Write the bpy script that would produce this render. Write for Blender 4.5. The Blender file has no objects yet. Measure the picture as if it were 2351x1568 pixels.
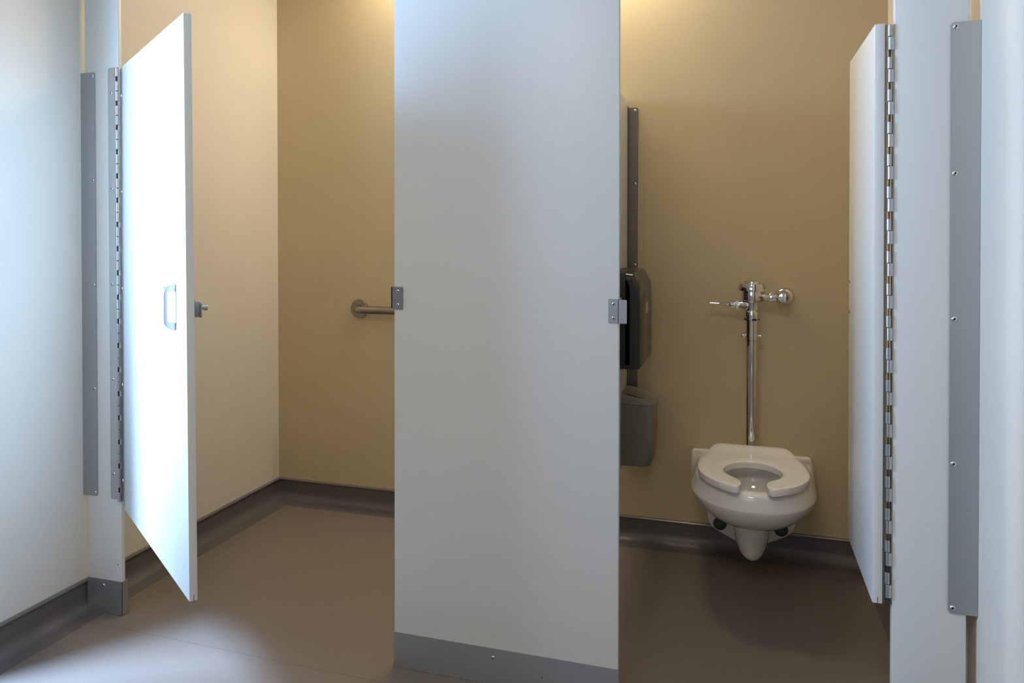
import bpy, bmesh, math, random
from mathutils import Vector, Matrix
from math import pi, sin, cos, radians

random.seed(4)
scene = bpy.context.scene
COL = scene.collection

# ------------------------------------------------------------------ materials
def new_mat(name):
    m = bpy.data.materials.new(name)
    m.use_nodes = True
    nt = m.node_tree
    return m, nt, nt.nodes['Principled BSDF']

def mat(name, col, rough=0.5, metal=0.0, bump=0.0, bscale=200.0, var=0.0, vscale=6.0, stretch=None,
        coat=0.0, spec=0.5, rvar=0.0):
    m, nt, b = new_mat(name)
    b.inputs['Base Color'].default_value = (*col, 1)
    b.inputs['Roughness'].default_value = rough
    b.inputs['Metallic'].default_value = metal
    b.inputs['Specular IOR Level'].default_value = spec
    b.inputs['Coat Weight'].default_value = coat
    b.inputs['Coat Roughness'].default_value = 0.05
    tc = nt.nodes.new('ShaderNodeTexCoord')
    src = tc.outputs['Object']
    if stretch:
        mp = nt.nodes.new('ShaderNodeMapping')
        mp.inputs['Scale'].default_value = stretch
        nt.links.new(src, mp.inputs['Vector'])
        src = mp.outputs['Vector']
    if var > 0 or rvar > 0:
        n = nt.nodes.new('ShaderNodeTexNoise')
        n.inputs['Scale'].default_value = vscale
        n.inputs['Detail'].default_value = 4
        nt.links.new(src, n.inputs['Vector'])
        if var > 0:
            r = nt.nodes.new('ShaderNodeValToRGB')
            r.color_ramp.elements[0].position = 0.3
            r.color_ramp.elements[1].position = 0.7
            r.color_ramp.elements[0].color = (*[c*(1-var) for c in col], 1)
            r.color_ramp.elements[1].color = (*[min(1, c*(1+var)) for c in col], 1)
            nt.links.new(n.outputs['Fac'], r.inputs['Fac'])
            nt.links.new(r.outputs['Color'], b.inputs['Base Color'])
        if rvar > 0:
            mr = nt.nodes.new('ShaderNodeMapRange')
            mr.inputs['To Min'].default_value = rough-rvar
            mr.inputs['To Max'].default_value = rough+rvar
            nt.links.new(n.outputs['Fac'], mr.inputs['Value'])
            nt.links.new(mr.outputs['Result'], b.inputs['Roughness'])
    if bump > 0:
        n2 = nt.nodes.new('ShaderNodeTexNoise')
        n2.inputs['Scale'].default_value = bscale
        n2.inputs['Detail'].default_value = 3
        nt.links.new(src, n2.inputs['Vector'])
        bp = nt.nodes.new('ShaderNodeBump')
        bp.inputs['Strength'].default_value = bump
        bp.inputs['Distance'].default_value = 0.001
        nt.links.new(n2.outputs['Fac'], bp.inputs['Height'])
        nt.links.new(bp.outputs['Normal'], b.inputs['Normal'])
    return m

WALL_SIDE = mat('paint_cream', (0.66, 0.60, 0.51), 0.55, bump=0.25, bscale=120, var=0.02, vscale=3)
WALL_BACK = mat('paint_ochre', (0.52, 0.415, 0.245), 0.5, bump=0.25, bscale=120, var=0.02, vscale=3)
CEIL = mat('ceiling_paint', (0.75, 0.73, 0.68), 0.8)
PANEL = mat('laminate_offwhite', (0.68, 0.68, 0.655), 0.38, bump=0.06, bscale=500)
PANEL_EDGE = mat('laminate_edge', (0.66, 0.66, 0.66), 0.42, bump=0.25, bscale=60, stretch=(1, 1, 9))
STEEL = mat('brushed_steel', (0.44, 0.45, 0.465), 0.46, 1.0, bump=0.10, bscale=70, stretch=(9, 9, 0.35), rvar=0.05, vscale=12)
STEEL_H = mat('brushed_steel_plate', (0.46, 0.465, 0.48), 0.45, 0.9, bump=0.10, bscale=60, stretch=(0.6, 9, 9), rvar=0.05, vscale=14)
HINGE = mat('hinge_steel', (0.56, 0.57, 0.59), 0.28, 1.0)
PIN = mat('hinge_pin', (0.10, 0.10, 0.11), 0.4, 0.8)
CHROME = mat('chrome', (0.72, 0.71, 0.70), 0.06, 1.0)
SATIN = mat('satin_steel', (0.33, 0.305, 0.27), 0.27, 1.0)
STRIKE = mat('strike_steel', (0.27, 0.28, 0.30), 0.42, 0.9)
KEEPER = mat('keeper_steel', (0.36, 0.37, 0.385), 0.42, 0.9)
DULL_SHADE = mat('dull_shade_steel', (0.22, 0.205, 0.195), 0.42, 0.9, bump=0.1, bscale=70, stretch=(9, 9, 0.4))  # bracket's own tone; on the right hinge leaf it stands in for shade
ALU = mat('cast_aluminium', (0.62, 0.64, 0.67), 0.32, 0.9)
SCREW = mat('screw_steel', (0.72, 0.72, 0.74), 0.16, 1.0)
DARK = mat('dark_recess', (0.015, 0.015, 0.018), 0.6)
CHINA = mat('vitreous_china', (0.80, 0.775, 0.73), 0.07, coat=0.4)
SEATM = mat('seat_plastic', (0.82, 0.79, 0.74), 0.14)
WATER = mat('bowl_water', (0.42, 0.43, 0.39), 0.02)
BLACK = mat('black_plastic', (0.010, 0.012, 0.014), 0.30)
SMOKE = mat('smoked_cover', (0.022, 0.020, 0.018), 0.22)
LABEL = mat('pale_window', (0.42, 0.36, 0.30), 0.5)
BIN = mat('grey_green_plastic', (0.19, 0.185, 0.145), 0.35)
BINLID = mat('grey_green_lid', (0.27, 0.25, 0.19), 0.40)
RUST = mat('rust', (0.10, 0.045, 0.02), 0.8)
RUBBER = mat('black_rubber', (0.012, 0.013, 0.015), 0.55)
CAPM = mat('bolt_cap', (0.045, 0.055, 0.065), 0.40)
TRIM = mat('cap_strip', (0.24, 0.21, 0.20), 0.34, 0.5)
BASEM = mat('cove_vinyl', (0.108, 0.093, 0.086), 0.40, bump=0.15, bscale=700, var=0.05, vscale=300)

def floor_material():
    m, nt, b = new_mat('sheet_vinyl_floor')
    N, L = nt.nodes, nt.links
    tc = N.new('ShaderNodeTexCoord')
    # fine flecks
    n = N.new('ShaderNodeTexNoise'); n.inputs['Scale'].default_value = 350; n.inputs['Detail'].default_value = 3
    L.new(tc.outputs['Object'], n.inputs['Vector'])
    r = N.new('ShaderNodeValToRGB')
    r.color_ramp.elements[0].position = 0.35; r.color_ramp.elements[0].color = (0.150, 0.120, 0.098, 1)
    r.color_ramp.elements[1].position = 0.65; r.color_ramp.elements[1].color = (0.185, 0.150, 0.124, 1)
    L.new(n.outputs['Fac'], r.inputs['Fac'])
    # welded seam across the floor, parallel to the partitions
    sp = N.new('ShaderNodeSeparateXYZ'); L.new(tc.outputs['Object'], sp.inputs['Vector'])
    d = N.new('ShaderNodeMath'); d.operation = 'MULTIPLY_ADD'
    d.inputs[1].default_value = 0.0233; d.inputs[2].default_value = -2.0035
    L.new(sp.outputs['X'], d.inputs[0])
    s = N.new('ShaderNodeMath'); s.operation = 'ADD'
    L.new(sp.outputs['Y'], s.inputs[0]); L.new(d.outputs[0], s.inputs[1])
    a = N.new('ShaderNodeMath'); a.operation = 'ABSOLUTE'; L.new(s.outputs[0], a.inputs[0])
    c = N.new('ShaderNodeMath'); c.operation = 'LESS_THAN'; c.inputs[1].default_value = 0.0012
    L.new(a.outputs[0], c.inputs[0])
    # sparse pale crumbs
    v = N.new('ShaderNodeTexVoronoi'); v.inputs['Scale'].default_value = 14
    L.new(tc.outputs['Object'], v.inputs['Vector'])
    lt = N.new('ShaderNodeMath'); lt.operation = 'LESS_THAN'; lt.inputs[1].default_value = 0.018
    L.new(v.outputs['Distance'], lt.inputs[0])
    mx = N.new('ShaderNodeMix'); mx.data_type = 'RGBA'
    L.new(c.outputs[0], mx.inputs['Factor']); L.new(r.outputs['Color'], mx.inputs['A'])
    mx.inputs['B'].default_value = (0.10, 0.082, 0.07, 1)
    mx2 = N.new('ShaderNodeMix'); mx2.data_type = 'RGBA'
    L.new(lt.outputs[0], mx2.inputs['Factor']); L.new(mx.outputs['Result'], mx2.inputs['A'])
    mx2.inputs['B'].default_value = (0.27, 0.23, 0.20, 1)
    L.new(mx2.outputs['Result'], b.inputs['Base Color'])
    b.inputs['Roughness'].default_value = 0.42
    bp = N.new('ShaderNodeBump'); bp.inputs['Strength'].default_value = 0.12; bp.inputs['Distance'].default_value = 0.001
    L.new(n.outputs['Fac'], bp.inputs['Height']); L.new(bp.outputs['Normal'], b.inputs['Normal'])
    return m
FLOOR = floor_material()

# ------------------------------------------------------------------ mesh helpers
def bmnew():
    return bmesh.new()

def merge(dst, src, M=None):
    if M is not None:
        bmesh.ops.transform(src, matrix=M, verts=src.verts)
    me = bpy.data.meshes.new('tmp')
    src.to_mesh(me); dst.from_mesh(me)
    bpy.data.meshes.remove(me); src.free()

def box(bm, x0, x1, y0, y1, z0, z1, bev=0.0, seg=2, M=None):
    b = bmesh.new()
    v = [b.verts.new((x, y, z)) for x in (x0, x1) for y in (y0, y1) for z in (z0, z1)]
    for f in ((0, 1, 3, 2), (4, 6, 7, 5), (0, 4, 5, 1), (2, 3, 7, 6), (0, 2, 6, 4), (1, 5, 7, 3)):
        b.faces.new([v[i] for i in f])
    bmesh.ops.recalc_face_normals(b, faces=b.faces)
    if bev > 0:
        bmesh.ops.bevel(b, geom=b.edges[:], offset=bev, segments=seg, profile=0.5, affect='EDGES')
    merge(bm, b, M)

def hexa(bm, pts, bev=0.0):
    """8 points: bottom 4 (ccw), top 4 (ccw)."""
    b = bmesh.new()
    v = [b.verts.new(p) for p in pts]
    for f in ((3, 2, 1, 0), (4, 5, 6, 7), (0, 1, 5, 4), (1, 2, 6, 5), (2, 3, 7, 6), (3, 0, 4, 7)):
        b.faces.new([v[i] for i in f])
    bmesh.ops.recalc_face_normals(b, faces=b.faces)
    if bev > 0:
        bmesh.ops.bevel(b, geom=b.edges[:], offset=bev, segments=2, profile=0.5, affect='EDGES')
    merge(bm, b)

def frame_for(d):
    d = Vector(d).normalized()
    up = Vector((0, 0, 1)) if abs(d.z) < 0.95 else Vector((1, 0, 0))
    a = d.cross(up).normalized(); c = a.cross(d).normalized()
    return a, c, d

def lathe(bm, p, axis, prof, seg=32, cap=True):
    """prof: (distance along axis, radius)."""
    a, c, d = frame_for(axis); p = Vector(p)
    b = bmesh.new(); rings = []
    for t, r in prof:
        rings.append([b.verts.new(p + d*t + a*(r*cos(2*pi*i/seg)) + c*(r*sin(2*pi*i/seg))) for i in range(seg)])
    for R0, R1 in zip(rings, rings[1:]):
        for i in range(seg):
            b.faces.new((R0[i], R0[(i+1) % seg], R1[(i+1) % seg], R1[i]))
    if cap:
        b.faces.new(rings[0][::-1]); b.faces.new(rings[-1])
    bmesh.ops.remove_doubles(b, verts=b.verts, dist=1e-6)
    bmesh.ops.recalc_face_normals(b, faces=b.faces)
    merge(bm, b)

def tube(bm, pts, r, seg=24, cap=True):
    pts = [Vector(p) for p in pts]
    b = bmesh.new(); rings = []
    prev = None
    for i, p in enumerate(pts):
        t = (pts[min(i+1, len(pts)-1)] - pts[max(i-1, 0)]).normalized()
        if prev is None:
            a, c, _ = frame_for(t)
        else:
            a = (prev - t*prev.dot(t)).normalized(); c = t.cross(a)
        prev = a
        rr = r[i] if isinstance(r, (list, tuple)) else r
        rings.append([b.verts.new(p + a*(rr*cos(2*pi*k/seg)) + c*(rr*sin(2*pi*k/seg))) for k in range(seg)])
    for R0, R1 in zip(rings, rings[1:]):
        for i in range(seg):
            b.faces.new((R0[i], R0[(i+1) % seg], R1[(i+1) % seg], R1[i]))
    if cap:
        b.faces.new(rings[0][::-1]); b.faces.new(rings[-1])
    bmesh.ops.recalc_face_normals(b, faces=b.faces)
    merge(bm, b)

def prism(bm, outline, axis, a0, a1, bev=0.0, seg=2):
    """outline: 2D points; axis 'x': (y,z), 'y': (x,z), 'z': (x,y)."""
    def P(u, v, t):
        return {'x': (t, u, v), 'y': (u, t, v), 'z': (u, v, t)}[axis]
    b = bmesh.new()
    A = [b.verts.new(P(u, v, a0)) for u, v in outline]
    B = [b.verts.new(P(u, v, a1)) for u, v in outline]
    n = len(outline)
    b.faces.new(A[::-1]); b.faces.new(B)
    for i in range(n):
        b.faces.new((A[i], A[(i+1) % n], B[(i+1) % n], B[i]))
    bmesh.ops.recalc_face_normals(b, faces=b.faces)
    if bev > 0:
        bmesh.ops.bevel(b, geom=b.edges[:], offset=bev, segments=seg, profile=0.5, affect='EDGES')
    merge(bm, b)

def rrect(x0, x1, z0, z1, r, which=(1, 1, 1, 1), n=6):
    """rounded rectangle outline; which: bl, br, tr, tl."""
    o = []
    for (cx, cz, a, w, px, pz) in ((x0+r, z0+r, pi, which[0], x0, z0), (x1-r, z0+r, 1.5*pi, which[1], x1, z0),
                                   (x1-r, z1-r, 0, which[2], x1, z1), (x0+r, z1-r, pi/2, which[3], x0, z1)):
        if w:
            o += [(cx+r*cos(a+pi/2*i/n), cz+r*sin(a+pi/2*i/n)) for i in range(n+1)]
        else:
            o.append((px, pz))
    return o

def loft(bm, rings, cap0=False, cap1=False):
    b = bmesh.new()
    R = [[b.verts.new(p) for p in ring] for ring in rings]
    n = len(R[0])
    for A, B in zip(R, R[1:]):
        for i in range(n):
            b.faces.new((A[i], A[(i+1) % n], B[(i+1) % n], B[i]))
    if cap0: b.faces.new(R[0][::-1])
    if cap1: b.faces.new(R[-1])
    bmesh.ops.recalc_face_normals(b, faces=b.faces)
    merge(bm, b)

ROOT = {}
def link(name, bm, m, root=None, parent=None, smooth=True, angle=35):
    """bm is in world coordinates; one mesh object under root (and parent)."""
    if root is not None:
        off = Vector(ROOT[root.name])
        bmesh.ops.translate(bm, vec=-off, verts=bm.verts)
    me = bpy.data.meshes.new(name)
    bm.to_mesh(me); bm.free()
    for mm in (m if isinstance(m, (list, tuple)) else [m]):
        me.materials.append(mm)
    if smooth:
        for p in me.polygons: p.use_smooth = True
        me.set_sharp_from_angle(angle=radians(angle))
    o = bpy.data.objects.new(name, me); COL.objects.link(o)
    if root is not None:
        o.parent = parent or root
    return o

def thing(name, loc, label, cat, group=None, lean=0.0):
    o = bpy.data.objects.new(name, None); COL.objects.link(o)
    o.empty_display_size = 0.05
    o.location = loc; o.rotation_euler = (0, lean, 0)
    o['label'] = label; o['category'] = cat; o['kind'] = 'thing'
    if group: o['group'] = group
    ROOT[o.name] = loc
    return o

def struct(name, bm, m, smooth=False, label=None):
    o = link(name, bm, m, smooth=smooth); o['kind'] = 'structure'
    o['label'] = label or name.replace('_', ' ')
    return o

def lab(o, text):
    o['label'] = text; return o

# screw: domed head with hexagonal recess, axis +Z, base at origin, unit radius
def screw_mesh():
    b = bmesh.new(); seg = 18
    prof = [(0, 1.0), (0.12, 1.0), (0.36, 0.86), (0.54, 0.62), (0.62, 0.42), (0.62, 0.40), (0.28, 0.34)]
    rings = []
    for z, r in prof:
        rings.append([b.verts.new((r*cos(2*pi*i/seg), r*sin(2*pi*i/seg), z)) for i in range(seg)])
    for k, (A, B) in enumerate(zip(rings, rings[1:])):
        for i in range(seg):
            f = b.faces.new((A[i], A[(i+1) % seg], B[(i+1) % seg], B[i]))
            f.material_index = 1 if k == 5 else 0
            f.smooth = True
    f = b.faces.new(rings[-1]); f.material_index = 1
    me = bpy.data.meshes.new('screw')
    b.to_mesh(me); b.free()
    me.materials.append(SCREW); me.materials.append(DARK)
    return me
SCREW_ME = screw_mesh()

def screw(root, parent, pos, normal, r=0.006, name='screw'):
    o = bpy.data.objects.new(name, SCREW_ME); COL.objects.link(o)
    o.parent = parent
    o.location = Vector(pos) - Vector(ROOT[root.name])
    o.rotation_mode = 'QUATERNION'
    o.rotation_quaternion = Vector((0, 0, 1)).rotation_difference(Vector(normal).normalized())
    o.scale = (r, r, r*0.8)
    return o

# ------------------------------------------------------------------ dimensions (metres)
YF = 2.1111          # front faces of the pilasters
YB = 3.2916          # back wall
XL = -1.9125         # left wall
XR = 0.4988          # right wall of the single stall
XE = 2.6             # far end of the washroom
YW = -2.3            # wall behind the camera
ZC = 2.50
CAPZ = 0.0956

# ------------------------------------------------------------------ setting
bm = bmnew(); box(bm, XL-0.15, XE+0.15, YW-0.15, YB+0.15, -0.1, 0.0)
struct('floor', bm, FLOOR, label='brown sheet vinyl floor')
bm = bmnew(); box(bm, XL-0.15, XE+0.15, YW-0.15, YB+0.15, ZC, ZC+0.1)
struct('ceiling', bm, CEIL, label='pale ceiling above the stalls')
bm = bmnew(); box(bm, XL-0.15, XE+0.15, YB, YB+0.15, 0, ZC)
struct('wall_back', bm, WALL_BACK, label='ochre painted wall behind the toilet')

# left wall with the entrance doorway just outside the picture, where the daylight comes in
DY0, DY1, DZ1 = 1.00, 1.62, 2.04
def wall_left():
    b = bmnew()
    # inner face leans and turns by a few millimetres as built
    def seg(y0, y1, z0, z1):
        def X(y, z): return -1.918 + 0.0085*(y-2.1)/1.18 - 0.0030*(z-1.0)
        hexa(b, [(XL-0.15, y0, z0), (X(y0, z0), y0, z0), (X(y1, z0), y1, z0), (XL-0.15, y1, z0),
                 (XL-0.15, y0, z1), (X(y0, z1), y0, z1), (X(y1, z1), y1, z1), (XL-0.15, y1, z1)])
    seg(YW-0.15, DY0, 0, ZC); seg(DY1, YB, 0, ZC)
    seg(DY0, DY1, DZ1, ZC)
    return b
struct('wall_left', wall_left(), WALL_SIDE, label='cream painted side wall at left')
RX0, RX1, RZ0, RZ1 = -1.65, 0.15, 1.05, 2.10
bm = bmnew()
box(bm, XL-0.15, RX0, YW-0.15, YW, 0, ZC); box(bm, RX1, XE+0.15, YW-0.15, YW, 0, ZC)
box(bm, RX0, RX1, YW-0.15, YW, 0, RZ0); box(bm, RX0, RX1, YW-0.15, YW, RZ1, ZC)
struct('wall_front', bm, WALL_SIDE, label='cream wall behind the camera')
bm = bmnew(); box(bm, XE, XE+0.15, YW, 1.885, 0, ZC)
struct('wall_far', bm, WALL_SIDE, label='cream wall at the far end of the washroom')
# right wall: stall side, bull-nosed outer corner, then running off to the right
o2 = [(XR, YB), (XR, 1.925)]
for i in range(1, 13):
    a = pi + (pi/2)*i/12
    o2.append((XR+0.045+0.045*cos(a), 1.925+0.045*sin(a)))
o2 += [(XE+0.15, 1.88), (XE+0.15, YB)]
bm = bmnew(); prism(bm, o2, 'z', 0, ZC)
w = struct('wall_right', bm, WALL_SIDE, smooth=True, label='cream wall with rounded corner at right')
bm = bmnew()  # added window out of view, put in for the frontal fill
for (x0, x1, z0, z1) in ((RX0, RX1, RZ0, RZ0+0.05), (RX0, RX1, RZ1-0.05, RZ1), (RX0, RX0+0.05, RZ0+0.05, RZ1-0.05),
                         (RX1-0.05, RX1, RZ0+0.05, RZ1-0.05), ((RX0+RX1)/2-0.025, (RX0+RX1)/2+0.025, RZ0+0.05, RZ1-0.05)):
    box(bm, x0, x1, YW-0.08, YW-0.02, z0, z1)
struct('fill_window_1', bm, CEIL, label='added window frame, unseen, in the wall behind the camera')
# steel frame of the entrance doorway
bm = bmnew()
for (y0, y1, z0, z1) in ((DY0, DY0+0.04, 0, DZ1), (DY1-0.04, DY1, 0, DZ1), (DY0+0.04, DY1-0.04, DZ1-0.04, DZ1)):
    box(bm, XL-0.148, XL-0.012, y0, y1, z0, z1)
struct('door_1', bm, CEIL, label='frame of the entrance doorway in the left wall')

def cove(path, inward, name, label, capname):
    """path: two plan points; inward: unit vector into the room."""
    (x0, y0), (x1, y1) = path
    r = 0.042; t = 0.005
    prof = [(0.0, 0.0), (0.0, CAPZ-0.008), (t, CAPZ-0.008)]
    for i in range(11):
        a = pi - (pi/2)*i/10 if False else (pi + (pi/2)*i/10)
        prof.append((t+r+r*cos(a), 0.0035+r+r*sin(a)))
    prof += [(t+r+0.03, 0.0008), (t+r+0.03, 0.0)]
    b = bmnew()
    rings = [[(px+inward[0]*u, py+inward[1]*u, v) for u, v in prof] for px, py in ((x0, y0), (x1, y1))]
    loft(b, rings, True, True)
    struct(name, b, BASEM, smooth=True, label=label)
    b = bmnew()
    cp = [(0.0, CAPZ-0.008), (t+0.005, CAPZ-0.008), (t+0.006, CAPZ-0.0055), (t+0.004, CAPZ-0.001), (0.001, CAPZ), (0, CAPZ)]
    loft(b, [[(px+inward[0]*u, py+inward[1]*u, v) for u, v in cp] for px, py in ((x0, y0), (x1, y1))], True, True)
    struct(capname, b, TRIM, smooth=True, label='metal cap strip on top of the '+label)

XWL = lambda y: -1.9152 + 0.0085*(y-2.1)/1.18
cove(((XWL(1.62), 1.62), (XWL(YB), YB)), (1, 0), 'baseboard_left', 'coved dark baseboard along the left wall', 'trim_1')
cove(((XWL(YB), YB), (XR, YB)), (0, -1), 'baseboard_back', 'coved dark baseboard along the back wall', 'trim_2')
cove(((XR, YB), (XR, 1.95)), (-1, 0), 'baseboard_right', 'coved dark baseboard along the right wall', 'trim_3')

# ------------------------------------------------------------------ hinges
def knuckle_positions(z0, z1, n=18):
    p = (z1-z0)/n
    return p

# ------------------------------------------------------------------ left pilaster
LEAN = -0.0042
PT = 0.016
pl = thing('pilaster', (-1.8374, YF+PT/2, 0), 'narrow off-white stall post against the left wall', 'stall post',
           'off-white pilasters of the stall front', lean=LEAN)
bm = bmnew(); box(bm, -1.8992, -1.7712, YF, YF+PT, 0.004, ZC-0.002, bev=0.002)
link('panel', bm, PANEL, pl)
# shoe: steel sleeve with one rounded lower corner next to the cove
bm = bmnew()
out = rrect(-1.9010, -1.7690, 0.001, 0.1045, 0.024, (1, 0, 0, 0))
prism(bm, out, 'y', YF-0.0020, YF-0.0004)
prism(bm, out, 'y', YF+PT+0.0085, YF+PT+0.0100)
box(bm, -1.7706, -1.7690, YF-0.0020, YF+PT+0.0100, 0.001, 0.1045)
sh = link('shoe', bm, STEEL_H, pl, smooth=False)
lab(sh, 'brushed steel shoe sleeve')
screw(pl, sh, (-1.8390, YF-0.002, 0.0865), (0, -1, 0), 0.0052)
bm = bmnew(); lathe(bm, (-1.7862, YF-0.0002, 0.1560), (0.25, -1, 0), [(0, 0.0018), (0.0003, 0.0012)], 7)
lab(link('paint_chip', bm, DARK, pl, smooth=False), 'tiny dark chip in the laminate')
# continuous wall bracket
bm = bmnew()
out = rrect(-1.9165, -1.8592, 0.3610, 1.6738, 0.006, (0, 1, 1, 0))
prism(bm, out, 'y', YF-0.0032, YF-0.0004)
box(bm, -1.9165, -1.9140, YF-0.0004, YF+0.05, 0.3610, 1.6738)
br = link('wall_bracket', bm, STEEL, pl, smooth=False)
lab(br, 'tall brushed steel wall bracket')
for z in (1.6624, 1.3389, 1.0162, 0.6942, 0.3717):
    screw(pl, br, (-1.8675, YF-0.0032, z), (0, -1, 0), 0.0054)

# ------------------------------------------------------------------ left door (swung out)
DW = Vector((0.578, -0.478, 0)).normalized()
DN = Vector((DW.y, -DW.x, 0))            # outward visible face
if DN.y > 0: DN = -DN
HX, HY = -1.7655, YF-0.004
dl = thing('stall_door', (HX, HY, 0.337), 'wide off-white stall door swung open towards the camera', 'door',
           'off-white stall doors')
A0 = Vector((HX+0.0005, HY, 0))
def LD(w, off, z):   # w along the door, off in front of the visible face
    p = A0 + DW*w + DN*off
    return (p.x, p.y, z)
DT = 0.0195
ZB, ZT = 0.3375, 1.6830
wt, wb = 0.737, 0.778
def wid(z): return wb + (wt-wb)*(z-ZB)/(ZT-ZB)
hx = lambda z: -0.006*(z-1.0)
def LDh(w, off, z):
    p = LD(w, off, z); return p
bm = bmnew()
t0, t1 = -0.006, 0.006
hexa(bm, [LD(0.004, 0, ZB), LD(wb, 0, ZB), LD(wb, -DT, ZB), LD(0.004, -DT, ZB),
          LD(-0.004, 0, ZT), LD(wt, 0, ZT), LD(wt, -DT, ZT), LD(-0.004, -DT, ZT)], bev=0.0022)
# saw kerf at the lower free corner
pan = link('panel', bm, PANEL, dl)
bm = bmnew()
hexa(bm, [LD(wb-0.02, -DT*0.50, ZB-0.0003), LD(wb+0.0005, -DT*0.50, ZB-0.0003), LD(wb+0.0005, -DT*0.56, ZB-0.0003), LD(wb-0.02, -DT*0.56, ZB-0.0003),
          LD(wb-0.02, -DT*0.50, ZB+0.014), LD(wb-0.0002, -DT*0.50, ZB+0.014), LD(wb-0.0002, -DT*0.56, ZB+0.014), LD(wb-0.02, -DT*0.56, ZB+0.014)])
lab(link('kerf', bm, DARK, dl, parent=pan, smooth=False), 'dark saw slot at the lower corner')
# continuous hinge: fixed leaf on the post
Z0, Z1 = 0.3537, 1.6837
def leafx(z): return LEAN*(z-1.0)
bm = bmnew()
lx0, lx1 = -1.8135, -1.7805
prism(bm, rrect(lx0, lx1, Z0+0.004, Z1, 0.007, (1, 0, 0, 1)), 'y', YF-0.0022, YF-0.0002)
bmesh.ops.transform(bm, matrix=Matrix(((1, 0, LEAN, -LEAN*1.0), (0, 1, 0, 0), (0, 0, 1, 0), (0, 0, 0, 1))), verts=bm.verts)
hinge = link('hinge', bm, HINGE, dl, smooth=False)
lab(hinge, 'full-height steel piano hinge')
# moving leaf on the door face
bm = bmnew()
hexa(bm, [LD(-0.0050, 0.0002, Z0-0.010), LD(0.034, 0.0002, Z0-0.010), LD(0.034, 0.0020, Z0-0.010), LD(-0.0050, 0.0020, Z0-0.010),
          LD(-0.0130, 0.0002, Z1-0.006), LD(0.026, 0.0002, Z1-0.006), LD(0.026, 0.0020, Z1-0.006), LD(-0.0130, 0.0020, Z1-0.006)])
link('door_leaf', bm, HINGE, dl, parent=hinge, smooth=False)
PX, PY, PR = -1.7762, YF-0.0078, 0.0052
per = (Z1-Z0)/18.0
bm = bmnew()
tube(bm, [(PX+LEAN*(Z0-1), PY, Z0+0.001), (PX+LEAN*(Z1-1), PY, Z1-0.001)], 0.0030, 12)
link('hinge_pin', bm, PIN, dl, parent=hinge)
kn = None
def place_knuckles(root, parent, px, py, r, z0, z1, lean, order, n=18):
    """every period: fixed knuckle, gap with bare pin, moving knuckle"""
    per = (z1-z0)/n
    proto = {}
    for k in range(n):
        for nm, a, b in order:
            za, zb = z1 - (k+b)*per, z1 - (k+a)*per
            if nm not in proto:
                b_ = bmnew()
                lathe(b_, (0, 0, 0), (0, 0, 1), [(0, r*0.9), (0.0006, r), (zb-za-0.0006, r), (zb-za, r*0.9)], 16)
                me = bpy.data.meshes.new('hinge_knuckle'); b_.to_mesh(me); b_.free()
                me.materials.append(HINGE)
                for p in me.polygons: p.use_smooth = True
                me.set_sharp_from_angle(angle=radians(35))
                proto[nm] = me
            o = bpy.data.objects.new('hinge_knuckle', proto[nm]); COL.objects.link(o)
            o.parent = parent
            o.location = Vector((px+lean*(za-1), py, za)) - Vector(ROOT[root.name])
place_knuckles(dl, hinge, PX, PY, PR, Z0, Z1, LEAN, (('fix', 0.015, 0.40), ('mov', 0.61, 0.99)))
for i, z in enumerate((1.6052, 1.3134, 1.0195, 0.7270, 0.4357)):
    screw(dl, hinge, (-1.8015+LEAN*(z-1), YF-0.0022, z), (0, -1, 0), 0.0052)
    p = LD(0.0155-0.006*(z-1), 0.0020, z-0.011)
    screw(dl, hinge, p, DN, 0.0050)
# pull handle
def D_handle(bm):
    # side profile in the plane (off, z) swept across the width
    w0, w1 = 0.648, 0.662
    zc = 1.0; hh = 0.0560
    outer = []; inner = []
    for i in range(13):
        a = pi/2*i/12
        outer.append((0.0255*sin(a)**0.9 if a > 0 else 0.0, zc+0.030+0.026*cos(a)))
    outer = [(0.0, zc+hh)] + [(0.027*sin(pi/2*i/10), zc+0.030+0.026*cos(pi/2*i/10)) for i in range(1, 11)]
    outer += [(0.027*cos(pi/2*i/10), zc-0.030-0.026*sin(pi/2*i/10)) for i in range(0, 10)] + [(0.0, zc-hh)]
    inner = [(0.0, zc-0.0375)] + [(0.013+0.0060*sin(pi/2*i/6), zc-0.0315-0.006*cos(pi/2*i/6)) for i in range(0, 7)]
    inner += [(0.013+0.006*cos(pi/2*i/6), zc+0.0315+0.006*sin(pi/2*i/6)) for i in range(0, 7)] + [(0.0, zc+0.0375)]
    b = bmnew()
    n = len(outer)
    # resample both to the same count
    def res(pl, m):
        L = [0]
        for p, q in zip(pl, pl[1:]): L.append(L[-1]+math.dist(p, q))
        o = []
        for i in range(m):
            s = L[-1]*i/(m-1)
            for k in range(len(pl)-1):
                if s <= L[k+1]+1e-9:
                    t = (s-L[k])/(L[k+1]-L[k]) if L[k+1] > L[k] else 0
                    o.append((pl[k][0]+(pl[k+1][0]-pl[k][0])*t, pl[k][1]+(pl[k+1][1]-pl[k][1])*t)); break
        return o
    m = 40
    O = res(outer, m); I = res(inner[::-1], m)
    rings = []
    for (u, z), (ui, zi) in zip(O, I):
        rings.append([LD(w0, u, z), LD(w1, u, z), LD(w1, ui, zi), LD(w0, ui, zi)])
    loft(b, rings, True, True)
    bmesh.ops.bevel(b, geom=[e for e in b.edges if e.calc_face_angle(0) > 1.0], offset=0.0018, segments=2, affect='EDGES')
    merge(bm, b)
bm = bmnew(); D_handle(bm)
hd = link('pull_handle', bm, ALU, dl)
lab(hd, 'D-shaped aluminium pull handle')
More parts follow.
